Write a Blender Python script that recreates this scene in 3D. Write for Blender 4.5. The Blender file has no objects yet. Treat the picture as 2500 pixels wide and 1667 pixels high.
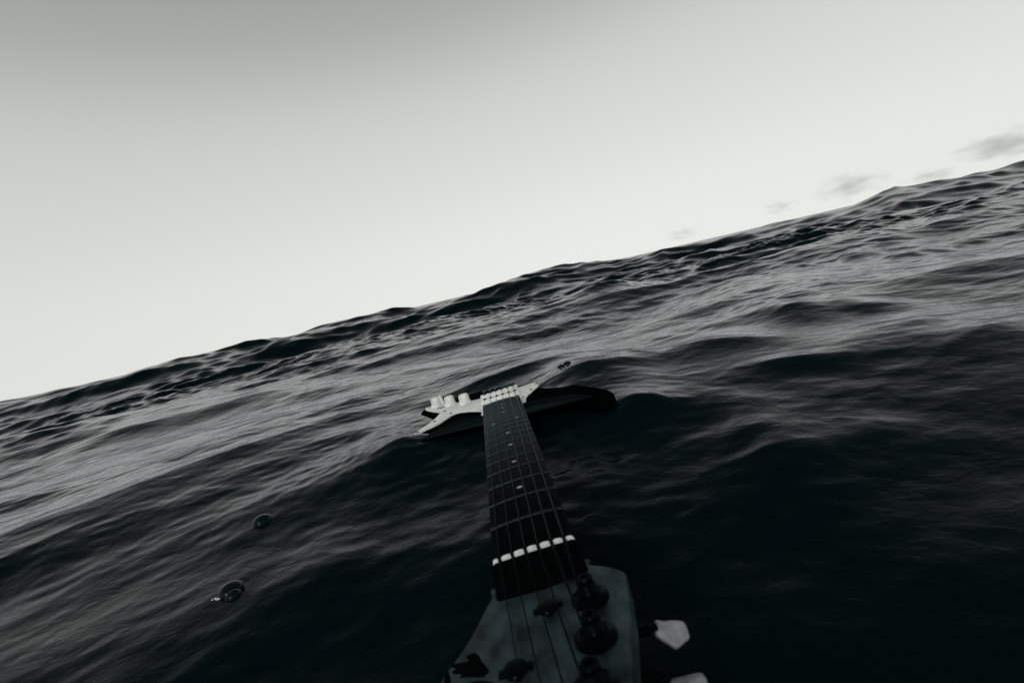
import bpy, bmesh, math, random
import numpy as np
from mathutils import Matrix, Vector

random.seed(7)
S = bpy.context.scene
R = math.radians

# ------------------------------------------------------------------ camera
CAM_H = 0.198
cam_d = bpy.data.cameras.new('camera')
cam = bpy.data.objects.new('camera', cam_d)
S.collection.objects.link(cam)
cam_d.sensor_width = 36.0
cam_d.lens = 1169.0 / 2500.0 * 36.0
cam_d.clip_start = 0.01
cam_d.clip_end = 30000
CAM_M = Matrix.Rotation(R(90 - 6.6), 4, 'X') @ Matrix.Rotation(R(-13.1), 4, 'Z')
cam.matrix_world = Matrix.Translation((0, 0, CAM_H)) @ CAM_M
cam_d.dof.use_dof = True
cam_d.dof.focus_distance = 0.85
cam_d.dof.aperture_fstop = 16
S.camera = cam

# ------------------------------------------------------------------ light
SKY_GAIN = 3.6 * 1.1
SUN_EL, SUN_AZ = 32.0, 200.0          # azimuth from +Y towards +X, the sun stands veiled behind the camera
w = bpy.data.worlds.new('World')
S.world = w
w.use_nodes = True
nt = w.node_tree
nt.nodes.clear()
N, L = nt.nodes.new, nt.links.new
sky = N('ShaderNodeTexSky')
sky.sky_type = 'NISHITA'
sky.sun_disc = False
sky.sun_elevation = R(SUN_EL)
sky.sun_rotation = R(SUN_AZ)
sky.air_density = 1.0
sky.dust_density = 2.0
sky.ozone_density = 1.0
# the haze layer: below 4.5 degrees the sky keeps the brightness it has there
wc = N('ShaderNodeTexCoord')
sx = N('ShaderNodeSeparateXYZ'); cxn = N('ShaderNodeCombineXYZ')
zm = N('ShaderNodeMath'); zm.operation = 'SMOOTH_MAX'; zm.inputs[1].default_value = 0.085; zm.inputs[2].default_value = 0.06
L(wc.outputs['Generated'], sx.inputs[0]); L(sx.outputs[0], cxn.inputs[0]); L(sx.outputs[1], cxn.inputs[1])
L(sx.outputs[2], zm.inputs[0]); L(zm.outputs[0], cxn.inputs[2]); L(cxn.outputs[0], sky.inputs['Vector'])
bw = N('ShaderNodeRGBToBW')
pw = N('ShaderNodeMath'); pw.operation = 'POWER'; pw.inputs[1].default_value = 0.25
tint = N('ShaderNodeMix'); tint.data_type = 'RGBA'; tint.blend_type = 'MULTIPLY'
tint.inputs['Factor'].default_value = 1.0
tint.inputs['B'].default_value = (0.985, 1.0, 0.955, 1)
bg = N('ShaderNodeBackground'); bg.inputs['Strength'].default_value = 0.15
out = N('ShaderNodeOutputWorld')
L(sky.outputs[0], bw.inputs[0]); gain = N('ShaderNodeMath'); gain.operation = 'MULTIPLY'; gain.inputs[1].default_value = SKY_GAIN
L(bw.outputs[0], pw.inputs[0]); L(pw.outputs[0], gain.inputs[0]); # the sky goes on darkening towards the zenith as it does inside the frame
fall = N('ShaderNodeValToRGB')
fall.color_ramp.interpolation = 'B_SPLINE'
els = fall.color_ramp.elements
stops = [(0.0, 1.02), (0.15, 0.965), (0.26, 0.945), (0.37, 0.90), (0.47, 0.655), (0.60, 0.50), (0.80, 0.38), (1.0, 0.33)]
els[0].position = 0.0; els[1].position = 1.0
for p_, v_ in stops[1:-1]:
    els.new(p_)
for e_, (p_, v_) in zip(els, stops):
    e_.color = (v_ / 1.1, v_ / 1.1, v_ / 1.1, 1)
fm = N('ShaderNodeMath'); fm.operation = 'MULTIPLY'
L(sx.outputs[2], fall.inputs[0]); L(fall.outputs[0], fm.inputs[0]); L(gain.outputs[0], fm.inputs[1])
L(fm.outputs[0], tint.inputs['A'])
L(tint.outputs['Result'], bg.inputs['Color']); L(bg.outputs[0], out.inputs['Surface'])

sun_d = bpy.data.lights.new('sun', 'SUN')
sun_d.energy = 1.0
sun_d.angle = R(14)
sun_d.color = (1.0, 0.99, 0.97)
sun = bpy.data.objects.new('sun', sun_d)
S.collection.objects.link(sun)
sd = Vector((math.sin(R(SUN_AZ)) * math.cos(R(SUN_EL)), math.cos(R(SUN_AZ)) * math.cos(R(SUN_EL)), math.sin(R(SUN_EL))))
sun.rotation_euler = sd.to_track_quat('Z', 'Y').to_euler()

S.view_settings.view_transform = 'Standard'
S.view_settings.look = 'None'
S.view_settings.exposure = 0.0
S.view_settings.gamma = 1.0
S.view_settings.use_curve_mapping = False


# ------------------------------------------------------------------ helpers
def link(o):
    S.collection.objects.link(o)
    return o


def mat(name, color, rough=0.5, metal=0.0, ior=1.45, spec=0.5, noise=None, bump=None):
    m = bpy.data.materials.new(name)
    m.use_nodes = True
    t = m.node_tree
    b = t.nodes['Principled BSDF']
    b.inputs['Base Color'].default_value = (*color, 1)
    b.inputs['Roughness'].default_value = rough
    b.inputs['Metallic'].default_value = metal
    b.inputs['IOR'].default_value = ior
    b.inputs['Specular IOR Level'].default_value = spec
    tc = t.nodes.new('ShaderNodeTexCoord')
    if noise:                                       # (scale, detail, dark, bright, stretch)
        mp = t.nodes.new('ShaderNodeMapping')
        mp.inputs['Scale'].default_value = noise[4] if len(noise) > 4 else (1, 1, 1)
        n = t.nodes.new('ShaderNodeTexNoise')
        n.inputs['Scale'].default_value = noise[0]
        n.inputs['Detail'].default_value = noise[1]
        r = t.nodes.new('ShaderNodeMapRange')
        r.inputs[1].default_value = 0.3; r.inputs[2].default_value = 0.7
        r.inputs[3].default_value = noise[2]; r.inputs[4].default_value = noise[3]
        mx = t.nodes.new('ShaderNodeMix'); mx.data_type = 'RGBA'; mx.blend_type = 'MULTIPLY'
        mx.inputs['Factor'].default_value = 1
        mx.inputs['A'].default_value = (*color, 1)
        t.links.new(tc.outputs['Object'], mp.inputs[0])
        t.links.new(mp.outputs[0], n.inputs['Vector'])
        t.links.new(n.outputs[0], r.inputs[0])
        t.links.new(r.outputs[0], mx.inputs['B'])
        t.links.new(mx.outputs['Result'], b.inputs['Base Color'])
    if bump:                                        # (scale, distance)
        n2 = t.nodes.new('ShaderNodeTexNoise')
        n2.inputs['Scale'].default_value = bump[0]
        n2.inputs['Detail'].default_value = 4
        bp = t.nodes.new('ShaderNodeBump')
        bp.inputs['Distance'].default_value = bump[1]
        bp.inputs['Strength'].default_value = 1
        t.links.new(tc.outputs['Object'], n2.inputs['Vector'])
        t.links.new(n2.outputs[0], bp.inputs['Height'])
        t.links.new(bp.outputs[0], b.inputs['Normal'])
    return m


# ------------------------------------------------------------------ guitar frame
# s runs from the nut to the body, v to the bass side, w up from the fretboard (millimetres)
def unit(a):
    return a / np.linalg.norm(a)


K = 1169.0
P1 = np.array([50 / K * 238, -498.5 / K * 238, -238.0])
P2 = np.array([-27 / K * 688, -146.5 / K * 688, -688.0])
AX = unit(P2 - P1)
tl = R(16.3)
AY = np.array([math.cos(tl), math.sin(tl), 0.0]); AY = unit(AY - AX * AY.dot(AX))
AZ = np.cross(AX, -AY)
GM = Matrix(((AX[0], -AY[0], AZ[0], P1[0] / 1000), (AX[1], -AY[1], AZ[1], P1[1] / 1000),
             (AX[2], -AY[2], AZ[2], P1[2] / 1000), (0, 0, 0, 1)))
GW = cam.matrix_world @ GM


def g(s, v, w_):
    return (s / 1000, -v / 1000, w_ / 1000)


def gworld(s, v, w_):
    return GW @ Vector(g(s, v, w_))


guitar = link(bpy.data.objects.new('electric_guitar', None))
guitar.matrix_world = GW
guitar.empty_display_size = 0.05
guitar['label'] = 'black electric guitar with white pickguard afloat in the dark sea, its headstock nearest'
guitar['category'] = 'guitar'


# ------------------------------------------------------------------ the sea
def ocean_height(x, y, spacing):
    """sum of trochoidal waves; returns dx, dy, z"""
    rng = np.random.RandomState(11)
    n = 135
    lam = np.exp(np.linspace(math.log(0.022), math.log(34.0), n)) * (1 + 0.05 * rng.randn(n))
    dx = np.zeros_like(x); dy = np.zeros_like(x); z = np.zeros_like(x)
    r2 = np.sqrt((x - 0.0) ** 2 + (y - 0.6) ** 2)
    # gust patches: short ripples come and go
    patch = np.zeros_like(x)
    for k_, (l_, a_) in enumerate(((0.9, 0.5), (2.3, 1.1), (0.45, 2.0), (6.0, 0.2), (17., 2.7))):
        patch += np.sin(x * 6.28 / l_ * math.cos(a_) + y * 6.28 / l_ * math.sin(a_) + k_ * 1.7).astype(np.float32)
    patch = np.clip(0.95 + 0.22 * patch, 0.35, 1.7)
    near = np.clip((r2 - 0.35) / 0.9, 0, 1); near = near * near * (3 - 2 * near)
    far = np.clip((r2 - 1.0) / 5.0, 0, 1); far = far * far * (3 - 2 * far)
    chop_out = np.clip((r2 - 2.0) / 2.5, 0, 1) * 1.5
    for i in range(n):
        l_ = lam[i]
        k_ = 2 * math.pi / l_
        spread = 44 if l_ < 0.5 else (30 if l_ < 4 else 20)
        th = R(90 + 12 + spread * rng.randn()) + (math.pi if rng.rand() < 0.12 else 0)
        ph = rng.rand() * 6.283
        if l_ < 0.12:
            st = 0.0215
        elif l_ < 0.5:
            st = 0.0300
        elif l_ < 2.0:
            st = 0.0250
        elif l_ < 8.0:
            st = 0.0170
        else:
            st = 0.0055
        a = st / k_
        amp = np.clip((l_ / spacing - 2.5) / 3.0, 0, 1) * a
        if l_ < 0.35:
            amp = amp * patch * (0.62 + chop_out)
        elif l_ < 2.0:
            amp = amp * (0.25 + 0.6 * near + 0.5 * chop_out)
        else:
            amp = amp * far
        c, s_ = math.cos(th), math.sin(th)
        q = (k_ * (c * x + s_ * y) + ph).astype(np.float32)
        z += amp * np.cos(q)
        sq = np.sin(q) * amp * (0.9 if l_ > 0.08 else 0.5)
        dx -= c * sq; dy -= s_ * sq
    return dx, dy, z


# set humps and hollows: x, y, half length, half width, turn (deg), height
HUMPS = []


def local_relief(x, y):
    z = np.zeros_like(x)
    for (hx, hy, hl, hw, an, hh) in HUMPS:
        c, s_ = math.cos(R(an)), math.sin(R(an))
        u = ((x - hx) * c + (y - hy) * s_) / hl
        v = (-(x - hx) * s_ + (y - hy) * c) / hw
        if hw < 0.35 and hx > 0.15:
            hh *= 1.4
        if hw < 0.35:                                # a short sea: steep towards the eye, long back, sharp crest
            av = np.sqrt(v * v + 0.006)
            z += hh * np.exp(-u * u) * np.where(v < 0, np.exp(-av ** 1.25), np.exp(-av / 1.9))
        else:
            z += hh * np.exp(-(u * u + v * v))
    # the dark swell rising beyond the guitar, which makes the near horizon
    yc = 7.0 + 0.25 * np.sin(x * 0.9) + 0.04 * x
    top = 0.182 + 0.022 * np.sin(x * 1.3 + 0.6) + 0.016 * np.sin(x * 2.9 + 2.0) + 0.010 * np.sin(x * 6.1) \
        + 0.105 * np.exp(-((x - 0.75) / 0.95) ** 2) + 0.012 * np.exp(-((x - 4.9) / 0.7) ** 2) - 0.03 * np.clip((x - 2.5) / 2.0, 0, 1)
    d = (y - yc)
    z += (top * np.where(d < 0, np.exp(-(d / 1.15) ** 2), np.exp(-(d / 2.4) ** 2))).astype(np.float32)
    # rings thrown off where the two horns and the neck joint rock in the water
    for (s_, v_, a0, lm) in ((350, 132, 0.00034, 0.030), (425, -140, 0.00034, 0.026), (560, -150, 0.0003, 0.034), (470, 20, 0.0002, 0.022)):
        p = gworld(s_, v_, -40)
        d = np.sqrt((x - p.x) ** 2 + (y - p.y) ** 2)
        d = d + lm * (0.16 * np.sin(x * 71 + y * 23) + 0.14 * np.sin(y * 97 - x * 38 + 1.3))
        z += (a0 * np.cos(d * 6.283 / lm) * np.exp(-(d / 0.13) ** 1.5)).astype(np.float32)
    return z


def hump_at_guitar(s, v, hl, hw, an, hh):
    p = gworld(s, v, -12)
    HUMPS.append((p.x, p.y, hl, hw, an, hh))


HUMPS += [
    (0.198, 0.877, 0.056, 0.060, -30, 0.0120), (0.341, 0.814, 0.101, 0.080, -35, 0.0170), (0.385, 0.611, 0.100, 0.055, -25, 0.0110),
    (0.575, 0.565, 0.110, 0.069, 17, 0.0150), (0.567, 0.939, 0.060, 0.090, 0, 0.0130), (0.665, 0.853, 0.050, 0.070, -10, 0.0090),
    (0.606, 2.848, 0.200, 0.400, -20, 0.0600), (0.209, 0.456, 0.045, 0.050, -19, 0.0085), (0.188, 0.403, 0.086, 0.030, -2, 0.0040),
    (-0.665, 0.640, 0.150, 0.060, 62, 0.0090), (-0.560, 0.880, 0.190, 0.080, 40, 0.0140), (-0.339, 0.519, 0.060, 0.050, 39, 0.0080),
    (-0.184, 0.392, 0.050, 0.040, 11, 0.0050), (-1.367, 1.623, 0.180, 0.150, 8, 0.0260), (0.769, 1.738, 0.200, 0.200, 0, 0.0350),
    (-0.051, 1.198, 0.090, 0.060, -20, 0.0080),
    (2.6, 4.4, 1.3, 0.6, -12, 0.06), (-1.4, 4.0, 1.2, 0.5, 10, 0.04)]
hump_at_guitar(575, 150, 0.10, 0.10, 0, 0.038)
hump_at_guitar(720, -140, 0.10, 0.08, 0, -0.012)
hump_at_guitar(400, -120, 0.16, 0.07, 5, 0.016)
hump_at_guitar(795, 40, 0.14, 0.05, 5, 0.022)
hump_at_guitar(330, 120, 0.14, 0.07, 5, 0.010)
hump_at_guitar(428, -158, 0.045, 0.05, 20, 0.014)
hump_at_guitar(352, 168, 0.05, 0.045, -15, 0.016)
hump_at_guitar(470, -75, 0.03, 0.03, 10, 0.005)


def build_sea():
    lg = lambda a, b, n: np.exp(np.linspace(math.log(a), math.log(b), n, endpoint=False))
    rad = np.concatenate([lg(0.03, 0.25, 40), lg(0.25, 5.0, 1000), lg(5.0, 60.0, 330), lg(60.0, 9000.0, 101)])
    nr = len(rad)
    # angles measured from +Y, fine in front, coarse behind
    fa = np.linspace(-64, 64, 761)
    ba = np.linspace(64, 296, 121)[1:-1]
    ang = np.radians(np.concatenate([fa, ba]))
    na = len(ang)
    A, Rr = np.meshgrid(ang, rad)
    x = (np.sin(A) * Rr).astype(np.float32).ravel()
    y = (np.cos(A) * Rr).astype(np.float32).ravel()
    step = np.radians(np.concatenate([np.full(len(fa), 128 / 760.), np.full(len(ba), 232 / 120.)]))
    gr = (np.roll(rad, -1) / rad - 1); gr[-1] = gr[-2]
    sp = np.maximum(np.broadcast_to(step, (nr, na)) * Rr, Rr * gr[:, None]).astype(np.float32).ravel()
    dx, dy, z = ocean_height(x, y, sp)
    z = z + local_relief(x, y)
    co = np.empty((nr * na + 1, 3), np.float32)
    co[:-1, 0] = x + dx; co[:-1, 1] = y + dy; co[:-1, 2] = z
    co[-1] = (0, 0, float(z[:na].mean()))
    i = np.arange(nr - 1)[:, None] * na
    j = np.arange(na)[None, :]
    j2 = (j + 1) % na
    quads = np.stack([i + j, i + j2, i + na + j2, i + na + j], -1).reshape(-1, 4)
    tri = np.stack([np.full(na, nr * na), np.arange(na), (np.arange(na) + 1) % na], -1)
    me = bpy.data.meshes.new('sea')
    nv = len(co); nq = len(quads); nt_ = len(tri)
    me.vertices.add(nv); me.vertices.foreach_set('co', co.ravel())
    me.loops.add(nq * 4 + nt_ * 3)
    me.loops.foreach_set('vertex_index', np.concatenate([quads.ravel(), tri.ravel()]).astype(np.int32))
    me.polygons.add(nq + nt_)
    me.polygons.foreach_set('loop_start', np.concatenate([np.arange(nq) * 4, nq * 4 + np.arange(nt_) * 3]).astype(np.int32))
    me.polygons.foreach_set('use_smooth', np.ones(nq + nt_, bool))
    me.update()
    me.validate()
    o = link(bpy.data.objects.new('sea', me))
    o['kind'] = 'structure'
    return o


def wet_shader(m, base, rough, power, gain, normal=None, tint=(0.955, 0.955, 1.0, 1)):
    """dark body under a clear film: mirrors the sky at grazing angles, shows its own colour from above"""
    t = m.node_tree
    for n in list(t.nodes):
        if n.type == 'BSDF_PRINCIPLED':
            t.nodes.remove(n)
    o = [n for n in t.nodes if n.type == 'OUTPUT_MATERIAL'][0]
    df = t.nodes.new('ShaderNodeBsdfDiffuse')
    if isinstance(base, tuple):
        df.inputs['Color'].default_value = (*base, 1)
    else:
        t.links.new(base, df.inputs['Color'])
    gl = t.nodes.new('ShaderNodeBsdfGlossy')
    gl.inputs['Roughness'].default_value = rough
    gl.inputs['Color'].default_value = tint
    fr_ = t.nodes.new('ShaderNodeFresnel'); fr_.inputs['IOR'].default_value = 1.33
    p = t.nodes.new('ShaderNodeMath'); p.operation = 'POWER'; p.inputs[1].default_value = power
    q = t.nodes.new('ShaderNodeMath'); q.operation = 'MULTIPLY'; q.inputs[1].default_value = gain; q.use_clamp = True
    mx = t.nodes.new('ShaderNodeMixShader')
    cap = t.nodes.new('ShaderNodeMath'); cap.operation = 'SMOOTH_MIN'; cap.inputs[1].default_value = 0.5; cap.inputs[2].default_value = 0.2
    t.links.new(fr_.outputs[0], p.inputs[0]); t.links.new(p.outputs[0], q.inputs[0]); t.links.new(q.outputs[0], cap.inputs[0]); t.links.new(cap.outputs[0], mx.inputs[0])
    t.links.new(df.outputs[0], mx.inputs[1]); t.links.new(gl.outputs[0], mx.inputs[2]); t.links.new(mx.outputs[0], o.inputs['Surface'])
    if normal:
        for n in (df, gl, fr_):
            t.links.new(normal, n.inputs['Normal'])


def water_material():
    m = bpy.data.materials.new('sea_water')
    m.use_nodes = True
    t = m.node_tree
    geo = t.nodes.new('ShaderNodeNewGeometry')
    prev = None
    for sc, dist, stretch in ((24, 0.0013, (0.8, 1.0, 1)), (80, 0.0005, (0.8, 1.0, 1)), (300, 0.00012, (0.8, 1, 1))):
        mp = t.nodes.new('ShaderNodeMapping')
        mp.inputs['Scale'].default_value = stretch
        mp.inputs['Rotation'].default_value = (0, 0, R(12))
        n = t.nodes.new('ShaderNodeTexNoise')
        n.inputs['Scale'].default_value = sc
        n.inputs['Detail'].default_value = 3
        n.inputs['Distortion'].default_value = 0.9
        bp = t.nodes.new('ShaderNodeBump')
        bp.inputs['Distance'].default_value = dist
        t.links.new(geo.outputs['Position'], mp.inputs[0])
        t.links.new(mp.outputs[0], n.inputs['Vector'])
        t.links.new(n.outputs[0], bp.inputs['Height'])
        if prev:
            t.links.new(prev.outputs[0], bp.inputs['Normal'])
        prev = bp
    wet_shader(m, (0.0008, 0.0056, 0.0068), 0.06, 2.25, 2.9, prev.outputs[0])
    return m


sea = build_sea()
sea.data.materials.append(water_material())


# ------------------------------------------------------------------ distant clouds
def cloud_material():
    m = bpy.data.materials.new('cloud_vapour')
    m.use_nodes = True
    t = m.node_tree
    t.nodes.remove(t.nodes['Principled BSDF'])
    o = t.nodes['Material Output']
    pv = t.nodes.new('ShaderNodeVolumePrincipled')
    pv.inputs['Color'].default_value = (0.55, 0.57, 0.58, 1)
    pv.inputs['Anisotropy'].default_value = 0.2
    tc = t.nodes.new('ShaderNodeTexCoord')
    oi = t.nodes.new('ShaderNodeObjectInfo')
    n = t.nodes.new('ShaderNodeTexNoise')
    n.noise_dimensions = '4D'
    n.inputs['Scale'].default_value = 2.2
    n.inputs['Detail'].default_value = 4
    n.inputs['Roughness'].default_value = 0.6
    ml = t.nodes.new('ShaderNodeMath'); ml.operation = 'MULTIPLY'; ml.inputs[1].default_value = 40
    t.links.new(oi.outputs['Random'], ml.inputs[0]); t.links.new(ml.outputs[0], n.inputs['W'])
    ln = t.nodes.new('ShaderNodeVectorMath'); ln.operation = 'LENGTH'
    t.links.new(tc.outputs['Object'], ln.inputs[0])
    t.links.new(tc.outputs['Object'], n.inputs['Vector'])
    # density = clamp(noise*1.6 - r*1.0 - 0.1)
    a = t.nodes.new('ShaderNodeMath'); a.operation = 'MULTIPLY_ADD'
    a.inputs[1].default_value = 2.6; a.inputs[2].default_value = -0.55
    t.links.new(n.outputs[0], a.inputs[0])
    s_ = t.nodes.new('ShaderNodeMath'); s_.operation = 'SUBTRACT'; s_.use_clamp = True
    t.links.new(a.outputs[0], s_.inputs[0]); t.links.new(ln.outputs['Value'], s_.inputs[1])
    d = t.nodes.new('ShaderNodeMath'); d.operation = 'MULTIPLY'; d.inputs[1].default_value = 0.0036
    t.links.new(s_.outputs[0], d.inputs[0])
    t.links.new(d.outputs[0], pv.inputs['Density'])
    t.links.new(pv.outputs[0], o.inputs['Volume'])
    return m


CAMR = cam.matrix_world.to_3x3()


def sight(px, py, dist):
    """a point of the far sky, given once in the photograph's 2500 px frame, at its own distance"""
    d = CAMR @ Vector(((px - 1250) / K, -(py - 833.5) / K, -1.0)).normalized()
    return Vector((0, 0, CAM_H)) + d * dist


def cloud(px, py, dist, hw, hh, label, m):
    bm = bmesh.new()
    bmesh.ops.create_icosphere(bm, subdivisions=3, radius=1.0)
    me = bpy.data.meshes.new('cloud'); bm.to_mesh(me); bm.free()
    me.materials.append(m)
    o = link(bpy.data.objects.new('cloud', me))
    o.location = sight(px, py, dist)
    o.scale = (hw, hw * 0.7, hh)
    o['label'] = label
    o['category'] = 'cloud'
    o['group'] = 'small clouds low over the horizon'
    return o


cm = cloud_material()
cloud(2455, 352, 4200, 330, 105, 'long grey cloud at the right edge of the sky, the highest of the row', cm)
cloud(2078, 452, 4000, 270, 105, 'broad smoky grey cloud standing just over the wave crest, largest of the row', cm)
cloud(2275, 430, 4300, 200, 60, 'faint grey veil of cloud between the long high cloud and the broad smoky one', cm)
cloud(1905, 506, 4100, 150, 70, 'small round grey puff of cloud left of the broad smoky cloud', cm)
cloud(1668, 570, 4400, 170, 70, 'faintest low wisp of cloud touching the horizon, leftmost of the row', cm)

# ------------------------------------------------------------------ guitar materials
M_black = mat('black_lacquer', (0.0008, 0.0012, 0.0012), 0.7, ior=1.06, spec=0.5)
M_white = mat('aged_white_plastic', (0.80, 0.82, 0.79), 0.42, noise=(90, 5, 0.74, 1.05), bump=(400, 0.0001))
M_nut = mat('bone_nut', (0.64, 0.67, 0.67), 0.5, noise=(700, 3, 0.8, 1.05))
M_rose = mat('wet_rosewood', (0.0016, 0.0026, 0.0028), 0.36, ior=1.1, spec=0.5, noise=(60, 4, 0.5, 1.4, (1, 12, 1)))
M_head = mat('dimmed_grey_headstock', (0.022, 0.036, 0.041), 0.5, ior=1.12, noise=(75, 7, 0.3, 1.7, (1, 1.6, 1)), bump=(500, 0.0001))  # pale headstock; its dim lighting is put into this dark grey-blue colour
M_steel = mat('dull_string_steel', (0.0022, 0.0035, 0.004), 0.45, ior=1.12, noise=(300, 3, 0.5, 1.2))
M_fret = mat('tarnished_fret', (0.008, 0.014, 0.016), 0.4, 0.7, noise=(300, 3, 0.4, 1.6))
M_dark = mat('blackened_metal', (0.0010, 0.0016, 0.0018), 0.28, ior=1.2, spec=0.5)
M_pearl = mat('inlay_pearl', (0.26, 0.28, 0.29), 0.4, noise=(500, 3, 0.7, 1.1))
M_button = mat('tuner_button_plastic', (0.19, 0.21, 0.22), 0.5, noise=(260, 5, 0.7, 1.2), bump=(500, 0.0002))
M_logo = mat('logo_ink', (0.002, 0.003, 0.003), 0.6, spec=0.1)


def rewet(m, rough, power, gain, tint=(0.96, 0.97, 1.0, 1)):
    b = m.node_tree.nodes['Principled BSDF']
    src = b.inputs['Base Color'].links
    base = src[0].from_socket if src else tuple(b.inputs['Base Color'].default_value)[:3]
    wet_shader(m, base, rough, power, gain, None, tint)


rewet(M_rose, 0.30, 3.1, 2.4, (0.72, 0.94, 1.0, 1))
rewet(M_black, 0.3, 3.0, 0.02, (0.6, 0.9, 1.0, 1))
rewet(M_dark, 0.22, 1.4, 0.45, (0.6, 0.9, 1.0, 1))
rewet(M_steel, 0.3, 1.5, 0.42, (0.8, 0.95, 1.0, 1))
rewet(M_logo, 0.5, 2.0, 0.1, (0.6, 0.9, 1.0, 1))

# ------------------------------------------------------------------ guitar shapes
def spline(pts, per=8, closed=True):
    pts = [np.array(p, float) for p in pts]
    n = len(pts); res = []
    for i in range(n if closed else n - 1):
        p0 = pts[(i - 1) % n] if closed or i > 0 else pts[i]
        p1 = pts[i]; p2 = pts[(i + 1) % n]
        p3 = pts[(i + 2) % n] if closed or i + 2 < n else p2
        for k_ in range(per):
            t = k_ / per
            res.append(0.5 * ((2 * p1) + (-p0 + p2) * t + (2 * p0 - 5 * p1 + 4 * p2 - p3) * t * t + (-p0 + 3 * p1 - 3 * p2 + p3) * t ** 3))
    if not closed:
        res.append(pts[-1])
    return res


def inset(poly, d):
    P = np.array(poly); n = len(P)
    area = 0.5 * np.sum(P[:, 0] * np.roll(P[:, 1], -1) - np.roll(P[:, 0], -1) * P[:, 1])
    t = np.roll(P, -1, 0) - np.roll(P, 1, 0)
    t /= np.maximum(np.linalg.norm(t, axis=1, keepdims=True), 1e-6)
    nrm = np.stack([-t[:, 1], t[:, 0]], 1) * (1 if area > 0 else -1)
    return P + nrm * d


def slab(poly, w_top, w_bot, r, steps=3):
    """outline in (s, v) extruded with rounded edges"""
    bm = bmesh.new()
    rings = []
    prof = []
    for k_ in range(steps + 1):
        a = math.pi / 2 * k_ / steps
        prof.append((r * (1 - math.sin(a)), w_top - r * (1 - math.cos(a))))
    for k_ in range(steps + 1):
        a = math.pi / 2 * k_ / steps
        prof.append((r * (1 - math.cos(a)), w_bot + r * (1 - math.sin(a))))
    for d, w_ in prof:
        q = inset(poly, d)
        rings.append([bm.verts.new(g(p[0], p[1], w_)) for p in q])
    n = len(poly)
    for a, b in zip(rings, rings[1:]):
        for i in range(n):
            bm.faces.new((a[i], a[(i + 1) % n], b[(i + 1) % n], b[i]))
    for ring in (rings[0], rings[-1]):
        f = bm.faces.new(ring)
        f.normal_update()
        bmesh.ops.triangulate(bm, faces=[f])
    bmesh.ops.recalc_face_normals(bm, faces=bm.faces)
    return bm


def part(name, bm, m, parent=guitar, smooth=True, label=None, loc=None):
    me = bpy.data.meshes.new(name)
    for f in bm.faces:
        f.smooth = smooth
    bm.to_mesh(me); bm.free()
    me.materials.append(m)
    o = link(bpy.data.objects.new(name, me))
    o.parent = parent
    if loc:
        o.location = loc
    if label:
        o['label'] = label
    if smooth:
        try:
            me.set_sharp_from_angle(angle=R(38))
        except Exception:
            pass
    return o


def share(name, src, parent, loc):
    o = link(bpy.data.objects.new(name, src.data))
    o.parent = parent
    o.location = loc
    return o


def lathe(bm, prof, c, axis='w', seg=20):
    """profile of (radius, height) round a point c = (s, v, w)"""
    rings = []
    for r, h in prof:
        ring = []
        for k_ in range(seg):
            a = 2 * math.pi * k_ / seg
            if axis == 'w':
                ring.append(bm.verts.new(g(c[0] + r * math.cos(a), c[1] + r * math.sin(a), c[2] + h)))
            else:                               # round the v axis
                ring.append(bm.verts.new(g(c[0] + r * math.cos(a), c[1] + h, c[2] + r * math.sin(a))))
        rings.append(ring)
    for a, b in zip(rings, rings[1:]):
        for i in range(seg):
            bm.faces.new((a[i], a[(i + 1) % seg], b[(i + 1) % seg], b[i]))
    bm.faces.new(rings[0]); bm.faces.new(rings[-1])
    bmesh.ops.recalc_face_normals(bm, faces=bm.faces)


def block(bm, s0, s1, v0, v1, w0, w1, bev=0.0):
    vs = [bm.verts.new(g(s, v, w_)) for s in (s0, s1) for v in (v0, v1) for w_ in (w0, w1)]
    fs = [bm.faces.new([vs[i] for i in q]) for q in ((0, 1, 3, 2), (4, 6, 7, 5), (0, 4, 5, 1), (2, 3, 7, 6), (0, 2, 6, 4), (1, 5, 7, 3))]
    if bev:
        es = list({e for f in fs for e in f.edges})
        bmesh.ops.bevel(bm, geom=es, offset=bev / 1000, segments=3, affect='EDGES', profile=0.5)
    bmesh.ops.recalc_face_normals(bm, faces=bm.faces)


def tube(bm, pts, r, seg=8):
    pts = [Vector(g(*p)) for p in pts]
    rings = []
    for i, p in enumerate(pts):
        d = (pts[min(i + 1, len(pts) - 1)] - pts[max(i - 1, 0)]).normalized()
        a = d.cross(Vector((0, 0, 1))).normalized(); b = d.cross(a)
        rr = r[i] if isinstance(r, (list, tuple)) else r
        rings.append([bm.verts.new(p + (a * math.cos(2 * math.pi * k_ / seg) + b * math.sin(2 * math.pi * k_ / seg)) * rr / 1000) for k_ in range(seg)])
    for a, b in zip(rings, rings[1:]):
        for i in range(seg):
            bm.faces.new((a[i], a[(i + 1) % seg], b[(i + 1) % seg], b[i]))
    bm.faces.new(rings[0]); bm.faces.new(rings[-1])
    bmesh.ops.recalc_face_normals(bm, faces=bm.faces)


# --- body
body_out = [(800, 0), (797, 50), (785, 95), (760, 132), (725, 156), (690, 163), (650, 157), (610, 140), (575, 126), (545, 119),
            (515, 118), (480, 125), (440, 134), (405, 142), (376, 144), (355, 138), (346, 128), (352, 117), (374, 108), (405, 97),
            (432, 80), (450, 60), (457, 42), (460, 29), (462, 10), (462, -10), (462, -29), (474, -42), (482, -60), (474, -80),
            (456, -98), (434, -112), (418, -124), (416, -136), (430, -145), (456, -146), (490, -136), (520, -124), (550, -118),
            (580, -122), (615, -137), (650, -152), (690, -160), (725, -155), (760, -133), (785, -95), (797, -50)]
part('body', slab(spline(body_out, 5), -14.5, -59, 9, 4), M_black)

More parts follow.
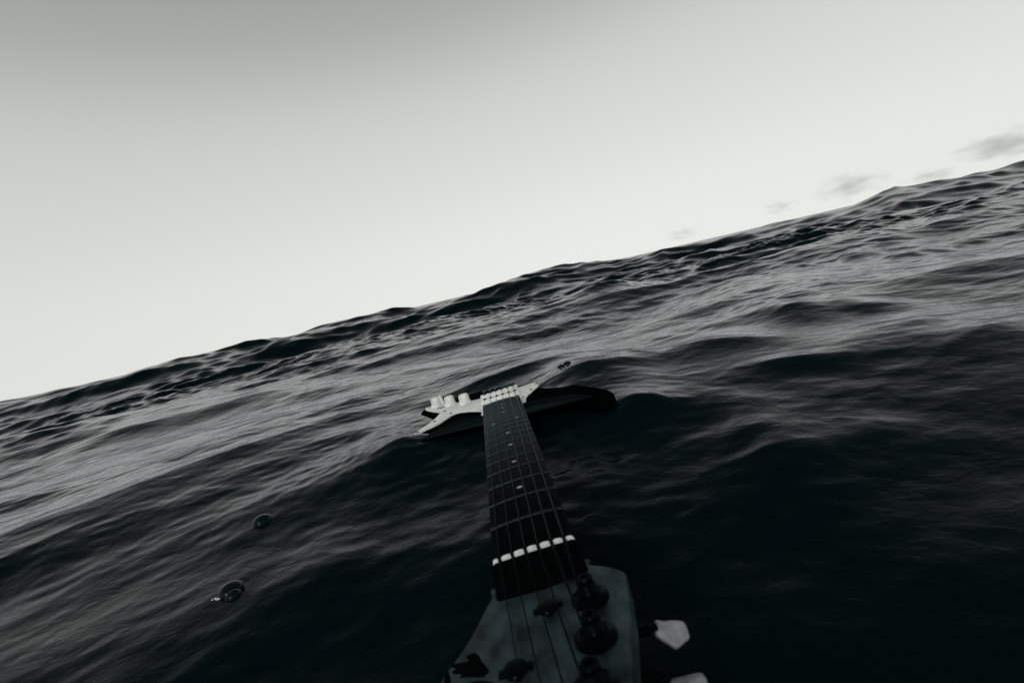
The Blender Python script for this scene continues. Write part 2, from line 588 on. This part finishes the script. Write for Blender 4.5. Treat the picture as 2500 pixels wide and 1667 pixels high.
# --- pickguard with its screws
pg_out = [(462, 29), (480, 36), (504, 40), (530, 50), (560, 62), (586, 74), (604, 76), (616, 68), (620, 48), (621, 20), (622, 0), (622, -20), (624, -42), (634, -56),
          (652, -74), (672, -94), (694, -114), (712, -128), (722, -140), (716, -148), (700, -148), (676, -141), (648, -130), (618, -116), (604, -109), (576, -110),
          (548, -114), (520, -121), (494, -130), (472, -136), (458, -134), (462, -127), (476, -119), (495, -101), (520, -90), (540, -82), (545, -72), (532, -58), (512, -44), (496, -35), (480, -31), (462, -29)]
pickguard = part('pickguard', slab(spline(pg_out, 4), -12.0, -14.4, 0.9, 2), M_white)
bm = bmesh.new(); lathe(bm, [(2.6, 0), (2.6, 0.5), (1.9, 0.9), (0.9, 0.9), (0.8, 0.5)], (0, 0, 0), seg=12)
scr = part('screw', bm, M_dark, pickguard, loc=g(598, 67, -12.0))
for s, v in ((552, 52), (506, 34), (472, -130), (524, -110), (598, -100), (556, -86), (706, -141), (640, -66), (690, -118), (520, -80)):
    share('screw', scr, pickguard, g(s, v, -12.0))

# --- pickups
def pickup(s, dv, tilt):
    bm = bmesh.new()
    pts = []
    for k_ in range(24):
        a = 2 * math.pi * k_ / 24
        pts.append((math.cos(a) * 7.2, math.sin(a) * 7.2 + (27 if math.sin(a) > 0 else -27)))
    ring_poly = [(p[0] + p[1] * tilt, p[1]) for p in pts]
    bm = slab(ring_poly, 0, -8.5, 1.2, 2)
    o = part('pickup', bm, M_white, loc=g(s, dv, -5.5))
    b2 = bmesh.new(); lathe(b2, [(2.4, -1), (2.4, 1.3), (2.0, 1.6)], (0, 0, 0), seg=12)
    pole = None
    for k_ in range(6):
        v = (k_ - 2.5) * 10.2
        lc = g(v * tilt, v, 0.2)
        if pole is None:
            pole = part('pole_piece', b2, M_dark, o, loc=lc)
        else:
            share('pole_piece', pole, o, lc)
    return o


pickup(488, 0, 0.0)
pickup(548, 0, 0.0)
pickup(609, 0, 0.14)


# --- control knobs and switch
def knob_bm():
    bm = bmesh.new()
    seg = 30
    prof = [(11.5, 0), (11.8, 1.0), (11.2, 2.2), (9.9, 3.6), (9.5, 6), (9.2, 13.0), (8.7, 15.6), (7.3, 17.4), (4.6, 18.2), (0.6, 18.4)]
    lathe(bm, prof, (0, 0, 0), seg=seg)
    return bm


kn = part('volume_knob', knob_bm(), M_white, loc=g(614, -63, -11.9))
t1 = share('tone_knob', kn, guitar, g(646, -92, -11.9))
share('tone_knob', kn, guitar, g(684, -122, -11.9))
bm = bmesh.new()
tube(bm, [(0, 0, -2), (0, -1, 5), (0, -3, 15), (0, -4.5, 23)], [1.6, 2.4, 3.6, 2.6], 12)
sw = part('selector_switch', bm, M_white, loc=g(652, -104, -11.9))
bm = bmesh.new(); block(bm, -4, 4, -14, 14, -0.2, 0.25)
part('switch_slot', bm, M_dark, sw)

# --- bridge, awash behind the pickups
bm = bmesh.new(); block(bm, 636, 668, -36, 36, -14.4, -11.5, 0.8)
bridge = part('bridge', bm, M_dark)
for k_ in range(6):
    bm = bmesh.new(); v = (k_ - 2.5) * 10.5
    block(bm, 644, 662, v - 4.8, v + 4.8, -11.4, -5.5, 1.0)
    part('saddle', bm, M_dark, bridge)

# --- neck, with the ramp that drops from the nut to the headstock
def half_w(s):
    return 21.2 + (28.2 - 21.2) * max(s, 0) / 460.0


def board_w(v, rad=184.0):
    return -(rad - math.sqrt(rad * rad - v * v))


def loft(sections, close=True):
    bm = bmesh.new()
    rings = [[bm.verts.new(g(*p)) for p in sec] for sec in sections]
    n = len(rings[0])
    for a, b in zip(rings, rings[1:]):
        for i in range(n):
            bm.faces.new((a[i], a[(i + 1) % n], b[(i + 1) % n], b[i]))
    bm.faces.new(rings[0]); bm.faces.new(rings[-1])
    bmesh.ops.recalc_face_normals(bm, faces=bm.faces)
    return bm


secs = []
for s in [470, 440, 400, 300, 200, 100, 20, 0, -3.5]:
    h = half_w(s) + (0.0 if s > 0 else 0.1)
    sec = [(s, -h, -6.0), (s, h, -6.0)]
    for k_ in range(1, 12):
        a = math.pi * k_ / 12
        sec.append((s, h * math.cos(a), -6.0 - (15 if s < 430 else 16) * math.sin(a)))
    secs.append(sec)
part('neck', loft(secs), M_rose)
# ramp
secs = []
for s in np.linspace(-2.1, -25, 14):
    t = (-2.5 - s) / 22.5
    top = -1.6 if s > -6.5 else -1.6 - 8.6 * (1 - (1 - min(1, (-6.5 - s) / 17)) ** 1.7)
    h = 21.4 + 1.2 * t
    sec = [(s, -h, top - 0.9), (s, -h + 1.5, top - 0.15), (s, -h * .5, top), (s, 0, top + 0.1), (s, h * .5, top), (s, h - 1.5, top - 0.15), (s, h, top - 0.9)]
    for k_ in range(1, 12):
        a = math.pi * k_ / 12
        sec.append((s, h * math.cos(a), min(-6.0, top - 1.2) - 14 * math.sin(a)))
    secs.append(sec)
part('headstock_ramp', loft(secs), M_rose)

# --- fretboard, frets, dots
secs = []
for s in [472, 400, 300, 200, 100, 50, 0]:
    h = half_w(s)
    sec = [(s, v, board_w(v) - (0.7 if abs(v) > h - 0.01 else 0)) for v in np.linspace(-h, h, 15)]
    sec += [(s, h, -5.95), (s, -h, -5.95)]
    secs.append(sec)
board = part('fretboard', loft(secs), M_rose)
for n in range(1, 22):
    s = 648 * (1 - 2 ** (-n / 12))
    h = half_w(s) - 0.4
    bm = loft([[(s + ds, v, board_w(v) + dz) for ds, dz in ((-1.2, -0.2), (-0.9, 0.7), (0, 1.05), (0.9, 0.7), (1.2, -0.2))] for v in np.linspace(-h, h, 9)])
    part('fret', bm, M_fret, board)
fr = [648 * (1 - 2 ** (-n / 12)) for n in range(23)]
for n in (3, 5, 7, 9, 12, 15, 17, 19, 21):
    for v in ((-13.5, 13.5) if n == 12 else (0,)):
        bm = bmesh.new()
        lathe(bm, [(2.1, -0.5), (2.1, 0.05), (1.9, 0.14)], ((fr[n] + fr[n - 1]) / 2, v, board_w(v)), seg=18)
        part('inlay_dot', bm, M_pearl, board)

# --- nut: seven lobes left standing between the string slots
NUT_V = [16.0, 9.5, 2.7, -3.9, -10.7, -17.3]
bm = bmesh.new()
edges = [21.2] + NUT_V + [-21.2]
for k_ in range(7):
    a = edges[k_] - (0.9 if k_ else 0)
    b = edges[k_ + 1] + (0.9 if k_ < 6 else 0)
    n = 6
    secs = []
    for i in range(n + 1):
        v = a + (b - a) * i / n
        e = abs(i / n - 0.5) * 2
        top = board_w(v) + 0.9 - 0.45 * e ** 4
        if (k_ == 0 and i == 0) or (k_ == 6 and i == n):
            top -= 1.6
        elif (k_ == 0 and i == 1) or (k_ == 6 and i == n - 1):
            top -= 0.5
        sh = 0.25 * e ** 4
        secs.append([(s, v, w_) for s, w_ in ((-2.1 + sh, -5.5), (-2.2 + sh, top - 0.9), (-2.0 + sh, top - 0.35), (-1.6, top), (-0.8, top - 0.05), (-0.2 - sh, top - 0.5), (-0.05 - sh, top - 1.3), (-0.05 - sh, -5.5))])
    rings = [[bm.verts.new(g(*p)) for p in sec] for sec in secs]
    m_ = len(rings[0])
    for p, q in zip(rings, rings[1:]):
        for i in range(m_):
            bm.faces.new((p[i], p[(i + 1) % m_], q[(i + 1) % m_], q[i]))
    bm.faces.new(rings[0]); bm.faces.new(rings[-1])
bmesh.ops.recalc_face_normals(bm, faces=bm.faces)
part('nut', bm, M_nut)

# --- headstock
hs = [(-7, 21.3), (-12, 23), (-16, 27), (-20, 31.5), (-26, 36), (-30, 36.8), (-36, 35.4), (-56, 30.6), (-86, 21.6), (-130, 10), (-160, 3), (-178, -6), (-186, -22),
      (-182, -40), (-168, -50), (-150, -50), (-134, -45), (-116, -41), (-100, -42), (-84, -46), (-70, -47.5), (-58, -44.5), (-53, -42), (-45, -37), (-34, -32),
      (-22, -27.5), (-12, -23.5), (-7, -21.3)]
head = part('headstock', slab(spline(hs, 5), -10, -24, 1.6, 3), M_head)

# --- tuning pegs
PEGS = [(-39.4, 18.2), (-63.3, 15.0), (-86.5, 9.5), (-110, 4.5), (-133.5, -0.5), (-157, -5.5)]
btn = [(-240, 280), (-90, 225), (50, 200), (255, 130), (300, 50), (300, -30), (270, -180), (150, -225), (50, -262), (-50, -280), (-110, -232),
       (-220, -120), (-322, 0), (-330, 90), (-290, 170)]
btn = [(x * 0.0213, y * 0.0213) for x, y in btn]


def edge_v(s):
    return np.interp(-s, [30, 36, 56, 86, 130, 160], [36.8, 35.6, 31.6, 23.6, 12, 3])


for k_, (s, v) in enumerate(PEGS):
    bm = bmesh.new()
    lathe(bm, [(8.2, 0), (8.2, 1.0), (7.5, 1.6), (5.9, 1.9), (5.4, 2.4), (4.9, 2.4)], (0, 0, 0), seg=28)
    peg = part('tuning_peg', bm, M_dark, loc=g(s, v, -9.98))
    bm = bmesh.new()
    lathe(bm, [(3.9, 2.0), (3.9, 3.2), (3.0, 4.2), (2.6, 6.2), (3.1, 8.2), (3.3, 9.2), (2.9, 9.9), (1.5, 9.9), (1.4, 8.6)], (0, 0, 0), seg=22)
    part('post', bm, M_dark, peg)
    # winding of the string round the post
    bm = bmesh.new()
    tube(bm, [(3.3 * math.cos(a), 3.3 * math.sin(a), 4.9 + 0.8 * a / 6.283) for a in np.linspace(0, 6.283 * 2.6, 50)], 0.42, 6)
    part('string_winding', bm, M_steel, peg)
    e = edge_v(s) - v + (2.0 if k_ == 0 else 1.5)
    bm = bmesh.new()
    lathe(bm, [(2.2, e - 6), (2.2, e), (2.7, e + 0.4), (2.7, e + 1.4), (1.5, e + 2.0), (1.4, e + 5)], (0, 0, -20.5), axis='v', seg=14)
    part('peg_shaft', bm, M_dark, peg)
    # the flat button on the shaft
    bc = (0, e + 10.6, -25) if k_ == 0 else (0, e + 12.5, -28.5)
    aa = R(38 if k_ == 0 else (117, 60, 150, 20, 95)[k_ - 1])
    pol = spline(btn, 3)
    bm = bmesh.new()
    rings = []
    for d, th in ((1.7, 2.6), (0.5, 2.2), (0, 1.1), (0, -1.1), (0.5, -2.2), (1.7, -2.6)):
        q = inset(pol, d)
        ring = []
        for (u, z) in q:
            # u along v; z along the button's own up; th through its thickness
            ss = z * math.sin(aa) - th * math.cos(aa)
            ww = z * math.cos(aa) + th * math.sin(aa)
            ring.append(bm.verts.new(g(bc[0] + ss, bc[1] + u, bc[2] + ww)))
        rings.append(ring)
    n = len(pol)
    for a, b in zip(rings, rings[1:]):
        for i in range(n):
            bm.faces.new((a[i], a[(i + 1) % n], b[(i + 1) % n], b[i]))
    for ring in (rings[0], rings[-1]):
        f = bm.faces.new(ring); f.normal_update()
        bmesh.ops.triangulate(bm, faces=[f])
    bmesh.ops.recalc_face_normals(bm, faces=bm.faces)
    part('button', bm, M_button, peg)

# --- string trees
def tree(s, v, a):
    bm = bmesh.new()
    lathe(bm, [(2.0, 0), (2.0, 2.2), (4.6, 2.4), (4.9, 3.1), (4.4, 3.9), (2.2, 4.2)], (0, 0, 0), seg=20)
    block(bm, -1.9, 1.9, -6.4, 6.4, 2.0, 3.6, 0.7)
    o = part('string_tree', bm, M_dark, head, loc=g(s, v, -9.9))
    o.rotation_euler.z = a


tree(-41, 0.2, 0.1)
tree(-70, -15.5, 0.0)

# --- ink on the headstock: a worn dark swirl, no longer legible
def patch(pts, w0=-10.0):
    bm = bmesh.new()
    pol = spline(pts, 5)
    top = [bm.verts.new(g(p[0], p[1], w0 + 0.06)) for p in pol]
    bot = [bm.verts.new(g(p[0], p[1], w0 - 0.2)) for p in pol]
    n = len(pol)
    for i in range(n):
        bm.faces.new((top[i], top[(i + 1) % n], bot[(i + 1) % n], bot[i]))
    f = bm.faces.new(top); f.normal_update()
    bmesh.ops.triangulate(bm, faces=[f])
    bmesh.ops.recalc_face_normals(bm, faces=bm.faces)
    return bm


part('logo', patch([(-50.3, -35.3), (-49.7, -32.0), (-51.8, -30.2), (-54.1, -29.4), (-56.0, -28.7), (-58.5, -27.4), (-60.9, -26.4), (-62.5, -26.1),
                    (-63.6, -27.4), (-64.3, -28.2), (-63.1, -31.0), (-61.4, -34.9), (-60.7, -37.2), (-59.0, -36.8), (-57.8, -39.6), (-55.8, -40.5),
                    (-55.2, -39.1), (-53.6, -40.9), (-52.2, -40.5), (-52.6, -38.0), (-53.1, -34.2)]), M_logo, head)
part('logo', patch([(-70, -44.4), (-60.1, -43.5), (-55.9, -43.0), (-55.0, -42.4), (-56.2, -41.8), (-61.5, -40.6), (-70, -41)]), M_logo, head)
part('logo', patch([(-66, -38.0), (-64.6, -33.0), (-66.4, -27.5), (-69.5, -24.0), (-74, -26.5), (-70.5, -31), (-72, -38)]), M_logo, head)

# --- strings
BR_V = [26.2, 15.7, 5.2, -5.2, -15.7, -26.2]
RAD = [0.62, 0.52, 0.42, 0.32, 0.27, 0.24]
for k_ in range(6):
    s0, v0 = PEGS[k_]
    nv = NUT_V[k_]
    top = board_w(nv) + 0.75
    pts = [(650, BR_V[k_], -4.0), (486, nv + (BR_V[k_] - nv) * .75, 2.6), (324, nv + (BR_V[k_] - nv) * .5, 2.4 + board_w(nv)), (100, nv + (BR_V[k_] - nv) * .154, 1.5 + board_w(nv)),
           (0, nv, top), (-1.8, nv, top + 0.1), (-3.4, nv, top - 0.1)]
    if k_ >= 2:
        ts = -41.0 if k_ in (2, 3) else -70.0
        tv = nv + (v0 - 3.3 - nv) * (-ts / -s0 if s0 else 0) * 0.6
        tv = nv + (v0 - 3.3 - nv) * (ts / s0) * 0.7
        pts.append((ts, tv, -7.6))
    pts.append((s0 + 1.0, v0 - 3.5, -4.9))
    bm = bmesh.new()
    tube(bm, pts, RAD[k_], 8)
    part('string', bm, M_steel)


# ------------------------------------------------------------------ bubbles on the water
def bubble_material():
    m = bpy.data.materials.new('bubble_film')
    m.use_nodes = True
    wet_shader(m, (0.0008, 0.0055, 0.0068), 0.12, 1.25, 1.1)
    return m


M_bub = bubble_material()
from mathutils.bvhtree import BVHTree


def sea_z(x, y, _c={}):
    if 'b' not in _c:
        me = sea.data
        n = 761 + 119
        lim = n * 702
        _c['b'] = BVHTree.FromPolygons([v.co for v in me.vertices[:lim]], [p.vertices[:] for p in me.polygons[:n * 700]])
    h = _c['b'].ray_cast(Vector((x, y, 1.0)), Vector((0, 0, -1)))
    return h[0].z if h[0] is not None else 0.0


def bubble(x, y, r, label, group=None):
    bm = bmesh.new()
    prof = []
    for k_ in range(4):
        prof.append((r * (1.24 - 0.07 * k_), r * (0.012 * k_ * k_ - 0.02)))
    for k_ in range(13):
        a = math.pi / 2 * k_ / 12.5
        prof.append((r * math.cos(a), r * 0.10 + r * 0.74 * math.sin(a)))
    rings = []
    seg = 40
    for rr, h in prof:
        rings.append([bm.verts.new((rr * math.cos(6.2832 * i / seg), rr * math.sin(6.2832 * i / seg), h)) for i in range(seg)])
    for a, b in zip(rings, rings[1:]):
        for i in range(seg):
            bm.faces.new((a[i], a[(i + 1) % seg], b[(i + 1) % seg], b[i]))
    bm.faces.new(rings[-1])
    bmesh.ops.recalc_face_normals(bm, faces=bm.faces)
    for f in bm.faces:
        f.smooth = True
    me = bpy.data.meshes.new('bubble'); bm.to_mesh(me); bm.free()
    me.materials.append(M_bub)
    o = link(bpy.data.objects.new('bubble', me))
    o.location = (x, y, sea_z(x, y) - r * 0.08)
    o['label'] = label
    o['category'] = 'bubble'
    o['group'] = 'bubbles floating on the water'
    return o


bubble(-0.284, 0.392, 0.0105, 'largest clear bubble at lower left, with a smaller bubble inside its rim')
bubble(-0.277, 0.383, 0.0062, 'small bubble joined to the near rim of the largest bubble')
bubble(-0.329, 0.536, 0.0105, 'dark domed bubble farther out, behind the largest bubble')

bubble(0.078, 0.868, 0.0070, 'small bubble washed against the far right edge of the guitar body')
bubble(0.091, 0.880, 0.0080, 'bubble just beyond the guitar body, farthest from the camera')


def foam():
    rng = random.Random(5)
    bm = bmesh.new()
    for cx_, cy_, n, sp_ in ((0.058, 0.852, 40, 0.006), (0.100, 0.858, 14, 0.0025), (-0.292, 0.384, 9, 0.0016)):
        for _ in range(n):
            x = cx_ + rng.gauss(0, sp_ * 1.6); y = cy_ + rng.gauss(0, sp_ * 0.7)
            r = rng.uniform(0.0005, 0.0013)
            q = bmesh.ops.create_icosphere(bm, subdivisions=1, radius=r)
            z = sea_z(x, y)
            for v in q['verts']:
                v.co.z *= 0.7
                v.co += Vector((x, y, z + r * 0.2))
    for f in bm.faces:
        f.smooth = True
    me = bpy.data.meshes.new('foam_flecks'); bm.to_mesh(me); bm.free()
    me.materials.append(mat('foam', (0.55, 0.58, 0.58), 0.5, noise=(300, 2, 0.8, 1.1)))
    o = link(bpy.data.objects.new('foam_flecks', me))
    o['kind'] = 'stuff'
    o['label'] = 'tiny pale flecks of foam by the right edge of the guitar body and the largest bubble'
    o['category'] = 'foam'


foam()

print('tris', sum(len(o.data.polygons) for o in bpy.data.objects if o.type == 'MESH'))
